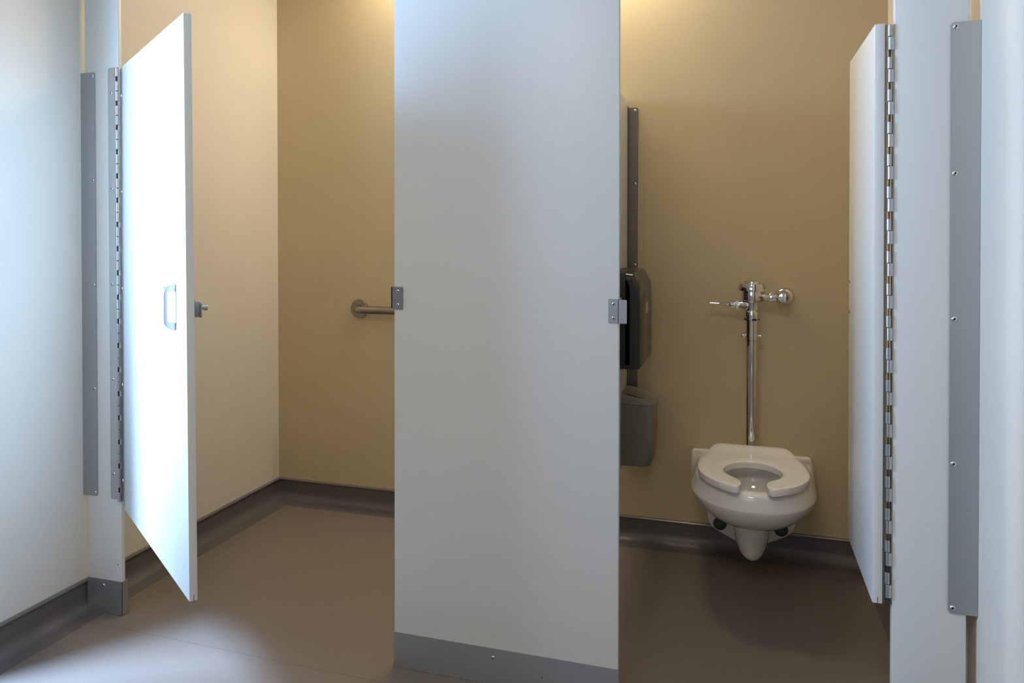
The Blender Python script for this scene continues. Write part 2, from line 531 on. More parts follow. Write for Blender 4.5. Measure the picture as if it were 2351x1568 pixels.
for p in ((0.5545, 1.0430), (0.5615, 0.9590)):
    screw(dl, pan, LD(p[0], 0.0, p[1]), DN, 0.0058, name='through_bolt')
# slide latch on the inner face
bm = bmnew()
def LB(w0, w1, o0, o1, z0, z1, bev=0.001):
    hexa(bm, [LD(w0, o0, z0), LD(w1, o0, z0), LD(w1, o1, z0), LD(w0, o1, z0),
              LD(w0, o0, z1), LD(w1, o0, z1), LD(w1, o1, z1), LD(w0, o1, z1)], bev)
LB(0.655, 0.745, -DT, -DT-0.004, 0.9735, 1.0225)
LB(0.665, 0.735, -DT-0.004, -DT-0.020, 0.9800, 1.0165, 0.0025)
lt = link('latch', bm, STEEL, dl)
lab(lt, 'steel slide latch body')
bm = bmnew(); LB(0.657, 0.741, -DT-0.0185, -DT-0.0215, 0.9790, 1.0120, 0.0006)
link('latch_slide', bm, STEEL, dl, parent=lt, smooth=False)
bm = bmnew()
p = Vector(LD(0.700, -DT-0.0215, 0.9990))
lathe(bm, p, -DN, [(0, 0.0046), (0.012, 0.0062), (0.022, 0.0074), (0.023, 0.0070)], 20)
link('latch_knob', bm, CHROME, dl, parent=lt)

# ------------------------------------------------------------------ centre pilaster
CT = 0.022
pc = thing('pilaster', (-0.568, YF+CT/2, 0), 'wide off-white panel standing between the two stall openings', 'stall panel',
           'off-white pilasters of the stall front')
bm = bmnew(); box(bm, -0.8677, -0.2693, YF, YF+CT, 0.004, ZC-0.002, bev=0.002)
link('panel', bm, PANEL, pc)
bm = bmnew()
box(bm, -0.8687, -0.2683, YF-0.0020, YF-0.0004, 0.0005, 0.0950)
box(bm, -0.8687, -0.2683, YF+CT+0.0004, YF+CT+0.0020, 0.0005, 0.0950)
box(bm, -0.8697, -0.8687, YF-0.0008, YF+CT+0.0020, 0.0005, 0.0950)
box(bm, -0.2683, -0.2673, YF-0.0008, YF+CT+0.0020, 0.0005, 0.0950)
sh = link('shoe', bm, STEEL_H, pc, smooth=False)
lab(sh, 'wide brushed steel shoe sleeve')
screw(pc, sh, (-0.5900, YF-0.002, 0.0715), (0, -1, 0), 0.0050)
bm = bmnew(); lathe(bm, (-0.4600, YF-0.0019, 0.0420), (0, -1, 0), [(0, 0.0022), (0.0003, 0.0014)], 6)
lab(link('rust_spot', bm, RUST, pc, parent=sh, smooth=False), 'small brown rust spot')
bm = bmnew(); lathe(bm, (-0.5905, YF+0.0001, 0.1260), (0, -1, 0), [(0, 0.0011), (0.0003, 0.0007)], 6)
lab(link('paint_chip', bm, DARK, pc, smooth=False), 'tiny dark chip in the laminate')
# strike with rubber bumper at the left edge
bm = bmnew()
prism(bm, rrect(-0.8716, -0.8420, 0.9705, 1.0312, 0.002), 'y', YF-0.0030, YF-0.0003)
box(bm, -0.8716, -0.8690, YF-0.0003, YF+0.030, 0.9705, 1.0312)
st = link('strike_plate', bm, STRIKE, pc, smooth=False)
lab(st, 'grey strike plate with two screws')
bm = bmnew(); box(bm, -0.8772, -0.8718, YF-0.0010, YF+0.022, 0.9735, 1.0312, bev=0.0012)
lab(link('rubber_bumper', bm, RUBBER, pc, parent=st), 'black rubber bumper')
for z in (1.0200, 0.9828):
    screw(pc, st, (-0.8560, YF-0.003, z), (0, -1, 0), 0.0046)
# keeper at the right edge
bm = bmnew()
prism(bm, rrect(-0.2946, -0.2690, 0.9540, 1.0132, 0.002, (1, 0, 0, 1)), 'y', YF-0.0032, YF-0.0003)
prism(bm, rrect(-0.2705, -0.2492, 0.9535, 1.0118, 0.002, (0, 1, 1, 0)), 'y', YF-0.0075, YF-0.0048)
box(bm, -0.2720, -0.2690, YF-0.0075, YF-0.0003, 0.9540, 1.0125)
box(bm, -0.2685, -0.2660, YF-0.0003, YF+0.028, 0.9540, 1.0150)
kp = link('keeper_plate', bm, KEEPER, pc, smooth=False)
lab(kp, 'stepped steel keeper plate')
for z in (1.0010, 0.9665):
    screw(pc, kp, (-0.2822, YF-0.0032, z), (0, -1, 0), 0.0044)

# ------------------------------------------------------------------ right pilaster
RT = 0.024
pr = thing('pilaster', (0.4065, YF+RT/2, 0), 'off-white stall post beside the rounded wall corner at right', 'stall post',
           'off-white pilasters of the stall front')
bm = bmnew(); box(bm, 0.3330, 0.4778, YF, YF+RT, 0.004, ZC-0.002, bev=0.003)
link('panel', bm, PANEL, pr)
bm = bmnew()
out = rrect(0.4427, 0.4982, 0.3450, 1.6338, 0.006, (1, 0, 0, 1))
prism(bm, out, 'y', YF-0.0050, YF-0.0022)
box(bm, 0.4960, 0.4982, YF-0.0022, YF+0.05, 0.3450, 1.6338)
br = link('wall_bracket', bm, STEEL, pr, smooth=False)
lab(br, 'tall brushed steel wall bracket')
for z in (1.6240, 1.3058, 0.9887, 0.6726, 0.3576):
    screw(pr, br, (0.4506, YF-0.0050, z), (0, -1, 0), 0.0060)

# ------------------------------------------------------------------ right door (swung in, edge-on)
dr = thing('stall_door', (0.3235, YF, 0.344), 'narrow off-white stall door swung inward beside the toilet', 'door',
           'off-white stall doors')
bm = bmnew(); box(bm, 0.2936, 0.3145, YF-0.001, 2.545, 0.3440, 1.6430, bev=0.0022)
pan = link('panel', bm, PANEL, dr)
bm = bmnew(); box(bm, 0.3040, 0.3052, YF-0.0014, YF+0.02, 0.3437, 0.3580)
lab(link('kerf', bm, DARK, dr, parent=pan, smooth=False), 'dark saw slot at the lower corner')
for z in (1.0460, 0.9640):
    screw(dr, pan, (0.2936, 2.522, z), (-1, 0, 0), 0.0050, name='through_bolt')
Z0, Z1 = 0.3452, 1.6400
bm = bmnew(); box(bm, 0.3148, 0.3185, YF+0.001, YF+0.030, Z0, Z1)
hinge = link('hinge', bm, DULL_SHADE, dr, smooth=False)  # leaf is plain steel; its shade is put into this darker colour
lab(hinge, 'full-height steel piano hinge')
PX, PY, PR = 0.3240, YF-0.0005, 0.0052
bm = bmnew(); tube(bm, [(PX, PY, Z0+0.001), (PX, PY, Z1-0.001)], 0.0030, 12)
link('hinge_pin', bm, PIN, dr, parent=hinge)
bm = bmnew(); box(bm, 0.3312, 0.3331, YF+0.0005, YF+0.023, Z0, Z1)
link('post_leaf', bm, HINGE, dr, parent=hinge, smooth=False)
place_knuckles(dr, hinge, PX-0.0006, PY, PR, Z0, Z1, 0.0, (('mov', 0.01, 0.37),))
# fixed knuckles carry a curl that runs to the post
per = (Z1-Z0)/18
b_ = bmnew()
hgt = per*0.40
lathe(b_, (0.0008, 0, 0), (0, 0, 1), [(0, PR*0.9), (0.0006, PR), (hgt-0.0006, PR), (hgt, PR*0.9)], 16)
prism(b_, [(0.0010, -0.0052), (0.0050, -0.0030), (0.0090, 0.0010), (0.0090, 0.0030), (0.0010, 0.0030)], 'z', 0.0003, hgt-0.0003)
me = bpy.data.meshes.new('hinge_knuckle'); b_.to_mesh(me); b_.free(); me.materials.append(HINGE)
for p in me.polygons: p.use_smooth = True
me.set_sharp_from_angle(angle=radians(40))
for k in range(18):
    o = bpy.data.objects.new('hinge_knuckle', me); COL.objects.link(o); o.parent = hinge
    o.location = Vector((PX, PY, Z1-(k+0.79)*per)) - Vector(ROOT[dr.name])

# ------------------------------------------------------------------ partition between the stalls
pp = thing('partition_panel', (-0.396, 2.71, 0.325), 'off-white partition dividing the stalls, meeting the back wall', 'partition')
bm = bmnew(); box(bm, -0.4070, -0.3865, YF+CT+0.004, YB-0.012, 0.3250, 1.6810, bev=0.0018)
link('panel', bm, PANEL, pp)
bm = bmnew()
prism(bm, rrect(-0.3862, -0.3490, 0.3600, 1.6560, 0.005, (0, 1, 1, 0)), 'y', YB-0.0030, YB-0.0004)
box(bm, -0.3862, -0.3838, YB-0.024, YB-0.0004, 0.3600, 1.6600)
br = link('wall_bracket', bm, DULL_SHADE, pp, smooth=False)
lab(br, 'tall dull steel wall bracket')
for z in (1.6430, 1.3650, 1.0560, 0.7090, 0.4000):
    screw(pp, br, (-0.3590, YB-0.0030, z), (0, -1, 0), 0.0058)

# ------------------------------------------------------------------ toilet
XC = 0.0555
to = thing('toilet', (XC, YB, 0.05), 'off-white wall-hung toilet bowl with an open-front seat', 'toilet')
NR = 64
def dring(z, w, yc, yf, wb, yb):
    """D outline, ccw from the back right: straight side, half ellipse at the front, straight side."""
    pts = []
    ns = 8; ne = NR - 2*ns - 8
    for i in range(ns):
        t = i/ns
        e = t*t*(3-2*t)
        pts.append((XC + wb+(w-wb)*e, yb+(yc-yb)*t, z))
    for i in range(ne):
        a = -pi*i/(ne-1)
        # squarish super-ellipse
        ca, sa = cos(a), sin(a)
        k = 2/2.25
        pts.append((XC + w*math.copysign(abs(ca)**k, ca), yc + (yc-yf)*math.copysign(abs(sa)**k, sa), z))
    for i in range(ns):
        t = (i+1)/ns; e = t*t*(3-2*t)
        pts.append((XC - (w+(wb-w)*e), yc+(yb-yc)*t, z))
    for i in range(8):
        t = (i+1)/9
        pts.append((XC - wb + 2*wb*t, yb, z))
    return pts
def ering(z, w, yc, ry):
    """same vertex order as dring, an ellipse; the back straight follows the ellipse too"""
    out = []
    for p in dring(0, 1, 0, -1, 1, 1):
        a = math.atan2(p[1], p[0]-XC)
        out.append((XC+w*cos(a), yc+ry*sin(a), z))
    return out
bm = bmnew()
YW_ = YB-0.0015
rings = [dring(0.258, 0.075, 2.96, 2.800, 0.080, 3.20),
         dring(0.268, 0.118, 2.95, 2.745, 0.120, 3.23),
         dring(0.285, 0.146, 2.95, 2.712, 0.160, 3.26),
         dring(0.308, 0.170, 2.95, 2.682, 0.190, 3.27),
         dring(0.333, 0.187, 2.95, 2.662, 0.205, YW_),
         dring(0.3465, 0.1915, 2.95, 2.6555, 0.209, YW_),
         dring(0.3500, 0.1922, 2.95, 2.6545, 0.2092, YW_),
         dring(0.3535, 0.1912, 2.95, 2.6550, 0.2085, YW_),
         dring(0.372, 0.183, 2.94, 2.658, 0.204, YW_),
         dring(0.3745, 0.182, 2.94, 2.6585, 0.199, YW_),
         dring(0.3790, 0.180, 2.935, 2.6595, 0.185, 3.10),
         dring(0.388, 0.176, 2.93, 2.661, 0.176, 3.08),
         dring(0.397, 0.171, 2.93, 2.664, 0.172, 3.07),
         dring(0.4015, 0.164, 2.93, 2.671, 0.166, 3.065),
         dring(0.4025, 0.156, 2.93, 2.680, 0.158, 3.06),
         ering(0.4025, 0.126, 2.852, 0.148),
         ering(0.3990, 0.120, 2.852, 0.142),
         ering(0.3850, 0.119, 2.852, 0.141),
         ering(0.3800, 0.131, 2.855, 0.158),
         ering(0.3450, 0.128, 2.858, 0.156),
         ering(0.3200, 0.114, 2.858, 0.138),
         ering(0.2900, 0.097, 2.865, 0.118),
         ering(0.2680, 0.075, 2.875, 0.092),
         ering(0.2640, 0.040, 2.875, 0.050)]
loft(bm, rings, True, True)
# wall plate with rounded upper corners, and the tapered foot plate with lugs
b = bmnew()
prism(b, rrect(XC-0.2060, XC+0.2060, 0.240, 0.3765, 0.013, (0, 0, 1, 1)), 'y', YB-0.035, YB-0.0008, bev=0.003)
merge(bm, b)
b = bmnew()
prism(b, [(XC-0.150, 0.250), (XC-0.146, 0.125), (XC-0.138, 0.104), (XC-0.118, 0.088), (XC-0.045, 0.052), (XC+0.045, 0.052),
          (XC+0.118, 0.088), (XC+0.142, 0.108), (XC+0.152, 0.132), (XC+0.156, 0.250)], 'y', YB-0.040, YB-0.0008, bev=0.006)
merge(bm, b)
# trapway foot
def foot(z, rx, ry, yc):
    return [(XC+rx*cos(2*pi*i/40), yc+ry*sin(2*pi*i/40), z) for i in range(40)]
b = bmnew()
loft(b, [foot(0.305, 0.100, 0.125, 2.95), foot(0.270, 0.082, 0.105, 2.96), foot(0.245, 0.068, 0.100, 2.975), foot(0.220, 0.0610, 0.105, 2.99),
         foot(0.185, 0.0570, 0.120, 3.01), foot(0.150, 0.0520, 0.130, 3.03), foot(0.125, 0.0460, 0.130, 3.04),
         foot(0.108, 0.0380, 0.115, 3.045), foot(0.098, 0.0270, 0.090, 3.045), foot(0.0965, 0.0220, 0.075, 3.04), foot(0.092, 0.0190, 0.068, 3.04), foot(0.089, 0.0120, 0.05, 3.04)], True, True)
merge(bm, b)
# connecting throat to the wall
b = bmnew()
loft(b, [[(XC+0.055*cos(2*pi*i/32), y, 0.165+0.062*sin(2*pi*i/32)) for i in range(32)] for y in (3.05, YB-0.02)], True, True)
merge(bm, b)
bowl = link('bowl', bm, CHINA, to, angle=60)
lab(bowl, 'glossy off-white china bowl')
bm = bmnew()
loft(bm, [ering(0.2700, 0.079, 2.873, 0.096), ering(0.2702, 0.060, 2.873, 0.072)], True, True)
link('water', bm, WATER, to, parent=bowl)
for sx, z in ((-1, 0.1095), (1, 0.1105)):
    bm = bmnew()
    lathe(bm, (XC+sx*0.1040, YB-0.039, z+0.004), (0, -1, 0), [(0, 0.024), (0.004, 0.0235), (0.009, 0.020), (0.010, 0.015), (0.013, 0.014), (0.018, 0.011), (0.019, 0.006)], 28)
    lab(link('bolt_cap', bm, CAPM, to), 'dark round mounting bolt cap')
# seat
half_o = [(0.0, 3.136), (0.060, 3.137), (0.094, 3.137), (0.112, 3.130), (0.128, 3.100), (0.148, 3.010), (0.160, 2.930), (0.1655, 2.860),
          (0.1600, 2.795), (0.1400, 2.735), (0.1100, 2.688), (0.078, 2.656), (0.058, 2.640), (0.046, 2.643), (0.038, 2.662), (0.036, 2.695),
          (0.0435, 2.727), (0.062, 2.752), (0.079, 2.782), (0.0875, 2.822), (0.083, 2.862), (0.068, 2.897), (0.045, 2.925), (0.020, 2.938), (0.0, 2.940)]
def catmull(P, sub=4):
    o = []
    for i in range(len(P)-1):
        p0 = P[max(i-1, 0)]; p1 = P[i]; p2 = P[i+1]; p3 = P[min(i+2, len(P)-1)]
        for k in range(sub):
            t = k/sub
            o.append(tuple(0.5*((2*p1[j]) + (-p0[j]+p2[j])*t + (2*p0[j]-5*p1[j]+4*p2[j]-p3[j])*t*t + (-p0[j]+3*p1[j]-3*p2[j]+p3[j])*t**3) for j in (0, 1)))
    o.append(P[-1]); return o
half = catmull(half_o, 4)
# strip along outer boundary and inner boundary -> build as quads between paired outer and inner points
def resample(pl, m):
    L = [0]
    for p, q in zip(pl, pl[1:]): L.append(L[-1]+math.dist(p, q))
    o = []; k = 0
    for i in range(m):
        s = L[-1]*i/(m-1)
        while k < len(pl)-2 and s > L[k+1]: k += 1
        t = (s-L[k])/(L[k+1]-L[k]) if L[k+1] > L[k] else 0
        o.append((pl[k][0]+(pl[k+1][0]-pl[k][0])*t, pl[k][1]+(pl[k+1][1]-pl[k][1])*t))
    return o
tip = min(range(len(half)), key=lambda i: half[i][1] + 0.4*abs(half[i][0]-0.047))
M_ = 46
outer = resample(half[:tip+1], M_); inner = resample(half[tip:][::-1], M_)
def seat_surface():
    b = bmnew()
    K = 9
    full = [(-x, y) for x, y in outer][::-1]; fulli = [(-x, y) for x, y in inner][::-1]
    O = full[:-1] + outer; I = fulli[:-1] + inner
    def rows():
        for (ox, oy), (ix, iy) in zip(O, I):
            row = []
            for k in range(K):
                t = k/(K-1)
                row.append((ox+(ix-ox)*t, oy+(iy-oy)*t))
            yield row
    top = []; bot = []
    for row in rows():
        rt = []; rb = []
        for k, (x, y) in enumerate(row):
            t = k/(K-1)
            d = math.dist((x, y), row[0]); e = math.dist((x, y), row[-1])
            w = math.dist(row[0], row[-1])
            edge = min(d, e)
            rise = 0.0
            if y > 3.03: rise = 0.010*((y-3.03)/0.107)**1.6         # swells towards the hinge posts
            z = 0.4300 + rise - 0.0035*max(0, 1-edge/0.007)**2
            rt.append(b.verts.new((XC+x, y, z)))
            rb.append(b.verts.new((XC+x, y, 0.4075)))
        top.append(rt); bot.append(rb)
    n = len(top)
    for i in range(n-1):
        for k in range(K-1):
            b.faces.new((top[i][k], top[i+1][k], top[i+1][k+1], top[i][k+1]))
            b.faces.new((bot[i][k], bot[i][k+1], bot[i+1][k+1], bot[i+1][k]))
        b.faces.new((top[i][0], bot[i][0], bot[i+1][0], top[i+1][0]))
        b.faces.new((top[i][-1], top[i+1][-1], bot[i+1][-1], bot[i][-1]))
    for i in (0, n-1):
        for k in range(K-1):
            if (top[i][k].co-top[i][k+1].co).length > 1e-5:
                b.faces.new((top[i][k], top[i][k+1], bot[i][k+1], bot[i][k]))
    bmesh.ops.remove_doubles(b, verts=b.verts, dist=2e-5)
    bmesh.ops.recalc_face_normals(b, faces=b.faces)
    ed = [e for e in b.edges if len(e.link_faces) == 2 and e.calc_face_angle(0) > 0.9]
    bmesh.ops.bevel(b, geom=ed, offset=0.0030, segments=3, profile=0.5, affect='EDGES', clamp_overlap=True)
    return b
bm = seat_surface()
seat = link('seat', bm, SEATM, to, angle=50)
lab(seat, 'open-front plastic seat')
for sx in (-1, 1):
    bm = bmnew(); lathe(bm, (XC+sx*0.070, 3.105, 0.398), (0, 0, 1), [(0, 0.016), (0.010, 0.014)], 16)
    link('hinge_post', bm, SEATM, to, parent=seat)
    bm = bmnew(); box(bm, XC+sx*0.115-0.012, XC+sx*0.115+0.012, 2.86, 2.90, 0.4015, 0.4085, bev=0.002)
    link('seat_bumper', bm, SEATM, to, parent=seat)
    bm = bmnew(); box(bm, XC+sx*0.080-0.010, XC+sx*0.080+0.010, 2.695, 2.725, 0.4015, 0.4085, bev=0.002)
    link('seat_bumper', bm, SEATM, to, parent=seat)

# ------------------------------------------------------------------ flush valve
VX, VY = 0.0573, 3.185
fv = thing('flush_valve', (VX, VY, 0.40), 'chrome flush valve with a side lever on the wall above the toilet', 'flush valve')
bm = bmnew()
lathe(bm, (VX, VY, 0), (0, 0, 1), [(0.905, 0.016), (0.906, 0.0225), (0.930, 0.0225), (0.936, 0.026), (0.941, 0.0335), (0.947, 0.0350), (0.964, 0.0350), (0.970, 0.0335), (0.974, 0.034)], 40)
# tapered boss towards the lever, outlet elbow towards the stop
lathe(bm, (VX, VY, 0.921), (-1, 0, 0), [(0.012, 0.021), (0.022, 0.020), (0.040, 0.0125), (0.046, 0.0125)], 28)
lathe(bm, (VX, VY, 0.951), (1, 0, 0), [(0.025, 0.020), (0.034, 0.0175), (0.042, 0.0165), (0.046, 0.013), (0.052, 0.013)], 28)
body = link('valve_body', bm, CHROME, fv)
bm = bmnew()
lathe(bm, (VX, VY, 0), (0, 0, 1), [(0.9735, 0.040), (0.9745, 0.0465), (0.977, 0.0470), (0.993, 0.0435), (0.9975, 0.0425), (0.9990, 0.040), (0.9992, 0.0255), (1.0000, 0.0250), (1.0065, 0.0245), (1.0078, 0.022)], 48)
lab(link('valve_cover', bm, CHROME, fv), 'chrome tapered top cover')
# lever
bm = bmnew()
HA = Vector((VX, VY, 0.9225))
lathe(bm, HA, (-1, 0, 0), [(0.0455, 0.0165), (0.0525, 0.0165)], 6)
lathe(bm, HA, (-1, 0, 0), [(0.0525, 0.0125), (0.0540, 0.0132), (0.0700, 0.0132), (0.0712, 0.0122), (0.0745, 0.007), (0.0770, 0.0062)], 28)
lv = link('lever', bm, CHROME, fv)
lab(lv, 'chrome side lever')
bm = bmnew()
tube(bm, [(VX-0.0765, VY, 0.9238), (VX-0.110, VY, 0.9252), (VX-0.1405, VY, 0.9262)], 0.0064, 20)
link('lever_grip', bm, CHROME, fv, parent=lv)
# vacuum breaker nut and tubes
bm = bmnew()
lathe(bm, (VX, VY, 0), (0, 0, 1), [(0.868, 0.0185), (0.869, 0.0235), (0.876, 0.0238), (0.8765, 0.0225), (0.884, 0.0225), (0.8845, 0.0238), (0.8960, 0.0240), (0.9005, 0.0225), (0.906, 0.0205)], 36)
nut = link('coupling_nut', bm, CHROME, fv)
bm = bmnew()
for k in range(5):
    a = -pi/2 + 2*pi*k/5 + 0.35
    px, py = VX+0.0228*cos(a), VY+0.0228*sin(a)
    M = Matrix.Translation((px, py, 0.8728)) @ Matrix.Rotation(a, 4, 'Z')
    box(bm, -0.0016, 0.0016, -0.008, 0.008, -0.0032, 0.0032, M=M)
link('vent_slot', bm, DARK, fv, parent=nut, smooth=False)
bm = bmnew()
lathe(bm, (VX, VY, 0), (0, 0, 1), [(0.798, 0.0185), (0.800, 0.0205), (0.868, 0.0205)], 36)
lathe(bm, (VX, VY, 0), (0, 0, 1), [(0.405, 0.0188), (0.790, 0.0188), (0.7905, 0.0203), (0.7975, 0.0203), (0.799, 0.0185)], 36)
lab(link('flush_tube', bm, CHROME, fv), 'tall chrome flush tube')
bm = bmnew()
lathe(bm, (VX, VY, 0.808), (0, 0, 1), [(0, 0.0205), (0.0005, 0.0218), (0.0125, 0.0218), (0.013, 0.0205)], 32)
for sx in (-1, 1):
    box(bm, VX+sx*0.0275-0.0085, VX+sx*0.0275+0.0085, VY-0.009, VY+0.004, 0.8085, 0.8200, bev=0.0035, seg=3)
    lathe(bm, (VX+sx*0.0285, VY-0.009, 0.8145), (0, -1, 0), [(0, 0.0055), (0.002, 0.005), (0.003, 0.003)], 14)
link('pipe_clamp', bm, CHROME, fv)
# control stop and wall flange
bm = bmnew()
lathe(bm, (VX, VY, 0.951), (1, 0, 0), [(0.050, 0.0130), (0.056, 0.0130), (0.0575, 0.0155), (0.0585, 0.0158), (0.066, 0.0158), (0.067, 0.0150), (0.068, 0.0128), (0.086, 0.0128)], 28)
box(bm, VX+0.0580, VX+0.0665, VY-0.0085, VY+0.0085, 0.951-0.0185, 0.951+0.0185, bev=0.003)
lathe(bm, (VX+0.1015, VY-0.0235, 0.952), (0, 1, 0), [(-0.007, 0.008), (-0.006, 0.0155), (0.000, 0.0185), (0.010, 0.0235), (0.022, 0.0250), (0.036, 0.0215), (0.046, 0.0150), (0.060, 0.0130), (0.112, 0.0130)], 40)
stp = link('control_stop', bm, CHROME, fv)
bm = bmnew()
lathe(bm, (0.1690, YB-0.0006, 0.948), (0, -1, 0), [(0, 0.0335), (0.004, 0.0335), (0.010, 0.0310), (0.016, 0.0250), (0.022, 0.017), (0.023, 0.013)], 40)
lab(link('wall_flange', bm, CHROME, fv), 'round chrome wall flange')

# ------------------------------------------------------------------ grab bar
gb = thing('grab_rail', (-1.5123, YB, 0.855), 'satin steel grab rail on the ochre wall behind the wide panel', 'grab rail')
bm = bmnew()
pts = []
yo = YB-0.060; R = 0.038
pts.append((-1.5123, YB-0.004, 0.8553))
pts.append((-1.5123, YB-0.015, 0.8553))
for i in range(11):
    a = pi/2*i/10
    pts.append((-1.5123+R-R*cos(a), yo+R-R*sin(a), 0.8553))
pts += [(-1.40, yo, 0.8553), (-0.62, yo, 0.8553)]
for i in range(1, 11):
    a = pi/2*i/10
    pts.append((-0.56-R+R*sin(a)-0.0, yo+R-R*cos(a), 0.8553))
pts.append((-0.56, YB-0.004, 0.8553))
tube(bm, pts, 0.0165, 28)
link('bar', bm, SATIN, gb)
for x in (-1.5123, -0.56):
    bm = bmnew()
    lathe(bm, (x, YB-0.0005, 0.8553), (0, -1, 0), [(0, 0.0398), (0.0055, 0.0398), (0.0075, 0.0385), (0.0080, 0.017)], 44)
    lab(link('wall_flange', bm, SATIN, gb), 'round flange cover plate')

# ------------------------------------------------------------------ paper dispenser on the partition
XP = -0.3865
pd = thing('paper_dispenser', (XP, 3.0, 0.73), 'black paper dispenser mounted on the partition beside the toilet', 'dispenser')
Y0, Y1 = 2.800, 3.205
bm = bmnew()
# back tray
prism(bm, [(XP+0.0005, 0.742), (XP+0.068, 0.742), (XP+0.068, 1.000), (XP+0.050, 1.046), (XP+0.0005, 1.050)], 'y', Y0, Y1, bev=0.004)
tray = link('housing', bm, BLACK, pd)
lab(tray, 'black housing')
# bulging front cover with chamfered crown: ring loft along X
def dring2(x, y0, y1, z0, z1, c):
    return [(x, y0, z0), (x, y1, z0), (x, y1, z1-c), (x, y1-c*0.7, z1), (x, y0+c*0.7, z1), (x, y0, z1-c)]
bm = bmnew()
def crown(x, y0, y1, z0, z1, r, n=8):
    o = [(x, y0, z0), (x, y1, z0)]
    for i in range(n+1):
        a = pi/2*i/n
        o.append((x, y1-r+r*cos(a), z1-r+r*sin(a)))
    for i in range(n+1):
        a = pi/2+pi/2*i/n
        o.append((x, y0+r+r*cos(a), z1-r+r*sin(a)))
    return o
loft(bm, [crown(XP+0.050, Y0, Y1, 0.7330, 1.0470, 0.022), crown(XP+0.0720, Y0, Y1, 0.7330, 1.0450, 0.024), crown(XP+0.0740, Y0, Y1, 0.7330, 1.0430, 0.026),
          crown(XP+0.0925, Y0+0.0005, Y1-0.0005, 0.7330, 1.0120, 0.040), crown(XP+0.0955, Y0+0.0015, Y1-0.0015, 0.7345, 1.0040, 0.045),
          crown(XP+0.0968, Y0+0.0045, Y1-0.0045, 0.7370, 0.9960, 0.050)], True, True)
cv = link('cover', bm, SMOKE, pd, angle=24)
lab(cv, 'dark smoked front cover')
bm = bmnew()
prism(bm, rrect(2.985, 3.075, 0.8975, 0.9355, 0.004), 'x', XP+0.0960, XP+0.0972)
lab(link('level_window', bm, LABEL, pd, parent=cv, smooth=False), 'pale little level window')
bm = bmnew()
box(bm, XP+0.0962, XP+0.0970, 3.028, 3.034, 0.975, 1.000); box(bm, XP+0.0962, XP+0.0970, 3.027, 3.035, 0.965, 0.970)
lab(link('embossed_mark', bm, LABEL, pd, parent=cv, smooth=False), 'tiny pale embossed mark')
bm = bmnew()
zig = [(XP+0.004, 0.742)]
nz = 14
for i in range(nz+1):
    x = XP+0.006+0.058*i/nz
    zig.append((x, 0.7335 if i % 2 == 0 else 0.7295))
zig.append((XP+0.066, 0.742))
prism(bm, zig, 'y', Y0+0.002, Y0+0.004)
link('tear_bar', bm, BLACK, pd, smooth=False)

# ------------------------------------------------------------------ sanitary bin
sb = thing('sanitary_bin', (XP, 3.18, 0.333), 'grey-green sanitary bin with sloped lid on the partition under the dispenser', 'bin')
def bin_ring(z, d, y0, y1, r):
    """plan outline with rounded outer corners; d = projection from the partition"""
    x0 = XP+0.0008; o = [(x0, y1, z), (x0, y0, z)]
    for i in range(9):
        a = -pi/2+pi/2*i/8
        o.append((x0+d-r+r*cos(a), y0+r+r*sin(a), z))
    for i in range(9):
        a = pi/2*i/8
        o.append((x0+d-r+r*cos(a), y1-r+r*sin(a), z))
    return o
BY0, BY1 = 3.100, 3.262
bm = bmnew()
loft(bm, [bin_ring(0.3330, 0.094, BY0+0.010, BY1-0.010, 0.030), bin_ring(0.3350, 0.098, BY0+0.006, BY1-0.006, 0.032),
          bin_ring(0.36, 0.108, BY0+0.004, BY1-0.004, 0.034), bin_ring(0.45, 0.115, BY0+0.001, BY1-0.001, 0.035), bin_ring(0.5575, 0.117, BY0, BY1, 0.035)], True, True)
link('bin_body', bm, BIN, sb, angle=40)
bm = bmnew()
def lid_ring(dz):
    o = []
    for x, y, z in bin_ring(0, 0.1195, BY0-0.0015, BY1+0.0015, 0.036):
        u = (x-XP)/0.12
        h = 0.5985 - 0.030*u**1.8 - 0.004*u
        o.append((x, y, h))
    return o
top = lid_ring(0)
loft(bm, [bin_ring(0.5590, 0.1185, BY0-0.001, BY1+0.001, 0.035), bin_ring(0.5600, 0.1195, BY0-0.0015, BY1+0.0015, 0.036),
          [(x, y, z-0.002) for x, y, z in top], [(XP+(x-XP)*0.985, 3.18+(y-3.18)*0.985, z) for x, y, z in top]], True, False)
b = bmnew()
# lid crown surface in strips across
K = 14
rows = []
for k in range(K+1):
    u = k/K*0.985; x = XP+0.0008+0.1187*u
    r = 0.036; d = 0.1187
    yin = 0.0
    if d*u > d-r:
        q = (d*u-(d-r))/r; yin = r*(1-math.sqrt(max(0, 1-q*q)))
    h = 0.5985 - 0.030*u**1.8 - 0.004*u
    rows.append([b.verts.new((x, BY0-0.0015+yin+0.0008+(BY1-BY0+0.003-2*yin-0.0016)*j/8, h)) for j in range(9)])
for A_, B_ in zip(rows, rows[1:]):
    for j in range(8):
        b.faces.new((A_[j], B_[j], B_[j+1], A_[j+1]))
bmesh.ops.recalc_face_normals(b, faces=b.faces)
merge(bm, b)
lid = link('lid', bm, BINLID, sb, angle=40)
lab(lid, 'paler sloping lid')
bm = bmnew()
b = bmnew()
bmesh.ops.create_uvsphere(b, u_segments=24, v_segments=12, radius=1)
bmesh.ops.bisect_plane(b, geom=b.verts[:]+b.edges[:]+b.faces[:], plane_co=(0, 0, 0), plane_no=(0, 0, -1), clear_outer=True)
merge(bm, b, Matrix.Translation((XP+0.048, BY0-0.0015, 0.5600)) @ Matrix.Diagonal((0.0270, 0.006, 0.0165, 1)))
link('finger_grip', bm, BINLID, sb, parent=lid)

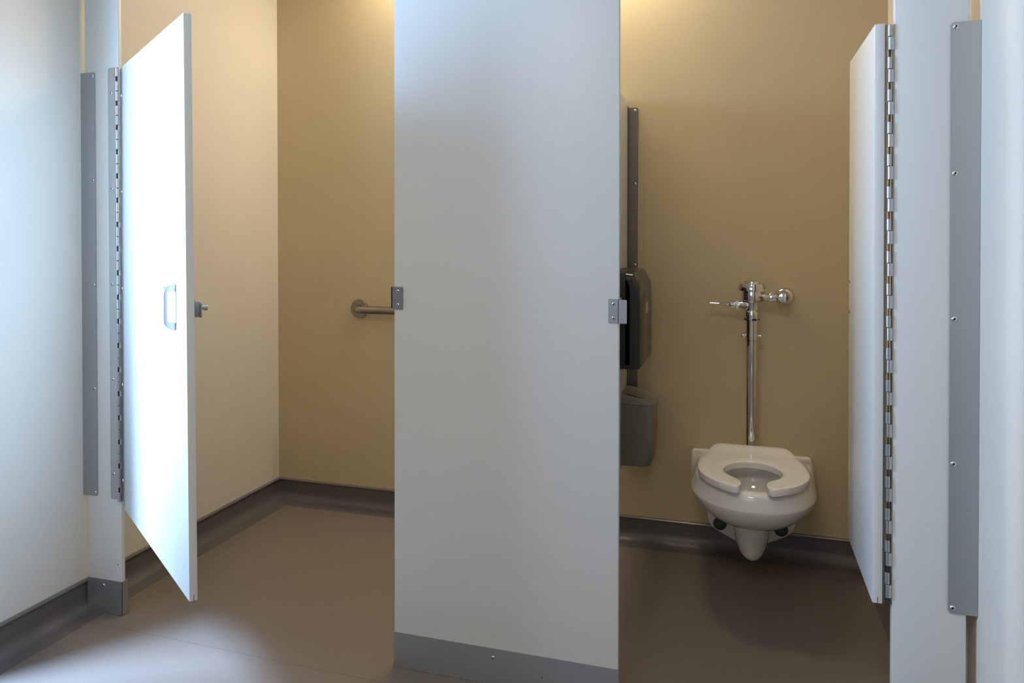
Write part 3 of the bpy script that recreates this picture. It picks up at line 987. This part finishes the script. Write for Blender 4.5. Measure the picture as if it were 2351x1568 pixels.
# ------------------------------------------------------------------ light
world = bpy.data.worlds.new('daylight'); scene.world = world
world.use_nodes = True
bg = world.node_tree.nodes['Background']
bg.inputs['Color'].default_value = (0.45, 0.62, 1.0, 1)
bg.inputs['Strength'].default_value = 0.3

def area(name, loc, target, sx, sy, power, col, spread=pi):
    L = bpy.data.lights.new(name, 'AREA'); L.shape = 'RECTANGLE'; L.size = sx; L.size_y = sy
    L.energy = power; L.color = col; L.spread = spread
    o = bpy.data.objects.new(name, L); COL.objects.link(o)
    o.location = loc
    o.rotation_euler = (Vector(target)-Vector(loc)).to_track_quat('-Z', 'Y').to_euler()
    return o
# daylight coming in through the entrance doorway: the sky above the horizon outside
area('doorway_daylight', (XL-0.02, (DY0+DY1)/2, 1.42), (1.0, (DY0+DY1)/2+0.12, 1.42), DY1-DY0-0.09, 1.14, 64, (0.41, 0.645, 1.0), radians(165))
# hazy high sky falling steeply through the same doorway on to the floor
L = bpy.data.lights.new('hazy_sky', 'SUN'); L.energy = 27.0; L.color = (0.38, 0.61, 1.0); L.angle = radians(18)
o = bpy.data.objects.new('hazy_sky', L); COL.objects.link(o)
o.location = (-4.4, -1.8, 6.0)
o.rotation_euler = Vector((0.68, 0.73, -1.40)).to_track_quat('-Z', 'Y').to_euler()
# frontal fill light through an added, unseen window behind the camera
area('rear_window_fill', ((RX0+RX1)/2, YW-0.10, (RZ0+RZ1)/2), ((RX0+RX1)/2, 0, (RZ0+RZ1)/2-0.2), RX1-RX0, RZ1-RZ0, 13, (0.70, 0.84, 1.0))
# warm tube lamp under the ceiling along the back wall
area('ceiling_tube', (-0.80, 3.17, ZC-0.05), (-0.80, 3.22, 0), 1.10, 0.10, 23, (1.0, 0.87, 0.66))
# warm ceiling lamp in the washroom
area('ceiling_lamp', (-0.25, -0.2, ZC-0.02), (-0.25, -0.2, 0), 0.6, 0.6, 27, (1.0, 0.84, 0.64))

# ------------------------------------------------------------------ camera
cam = bpy.data.cameras.new('camera'); co = bpy.data.objects.new('camera', cam); COL.objects.link(co)
cam.sensor_width = 36.0; cam.sensor_fit = 'HORIZONTAL'
cam.lens = 1936.495*36/2351
cam.shift_x = (1175.5-1000.0)/2351
cam.shift_y = (555.78-784.0)/2351
cam.clip_start = 0.02
co.location = (0, 0, 1.1732)
co.rotation_euler = (pi/2-0.0093, 0, 0.3410)
scene.camera = co
vs = scene.view_settings
vs.view_transform = 'Standard'; vs.look = 'None'; vs.gamma = 1.0; vs.use_curve_mapping = False
vs.exposure = 0.0
scene.cycles.max_bounces = 8
scene.cycles.diffuse_bounces = 5
scene.cycles.use_denoising = True
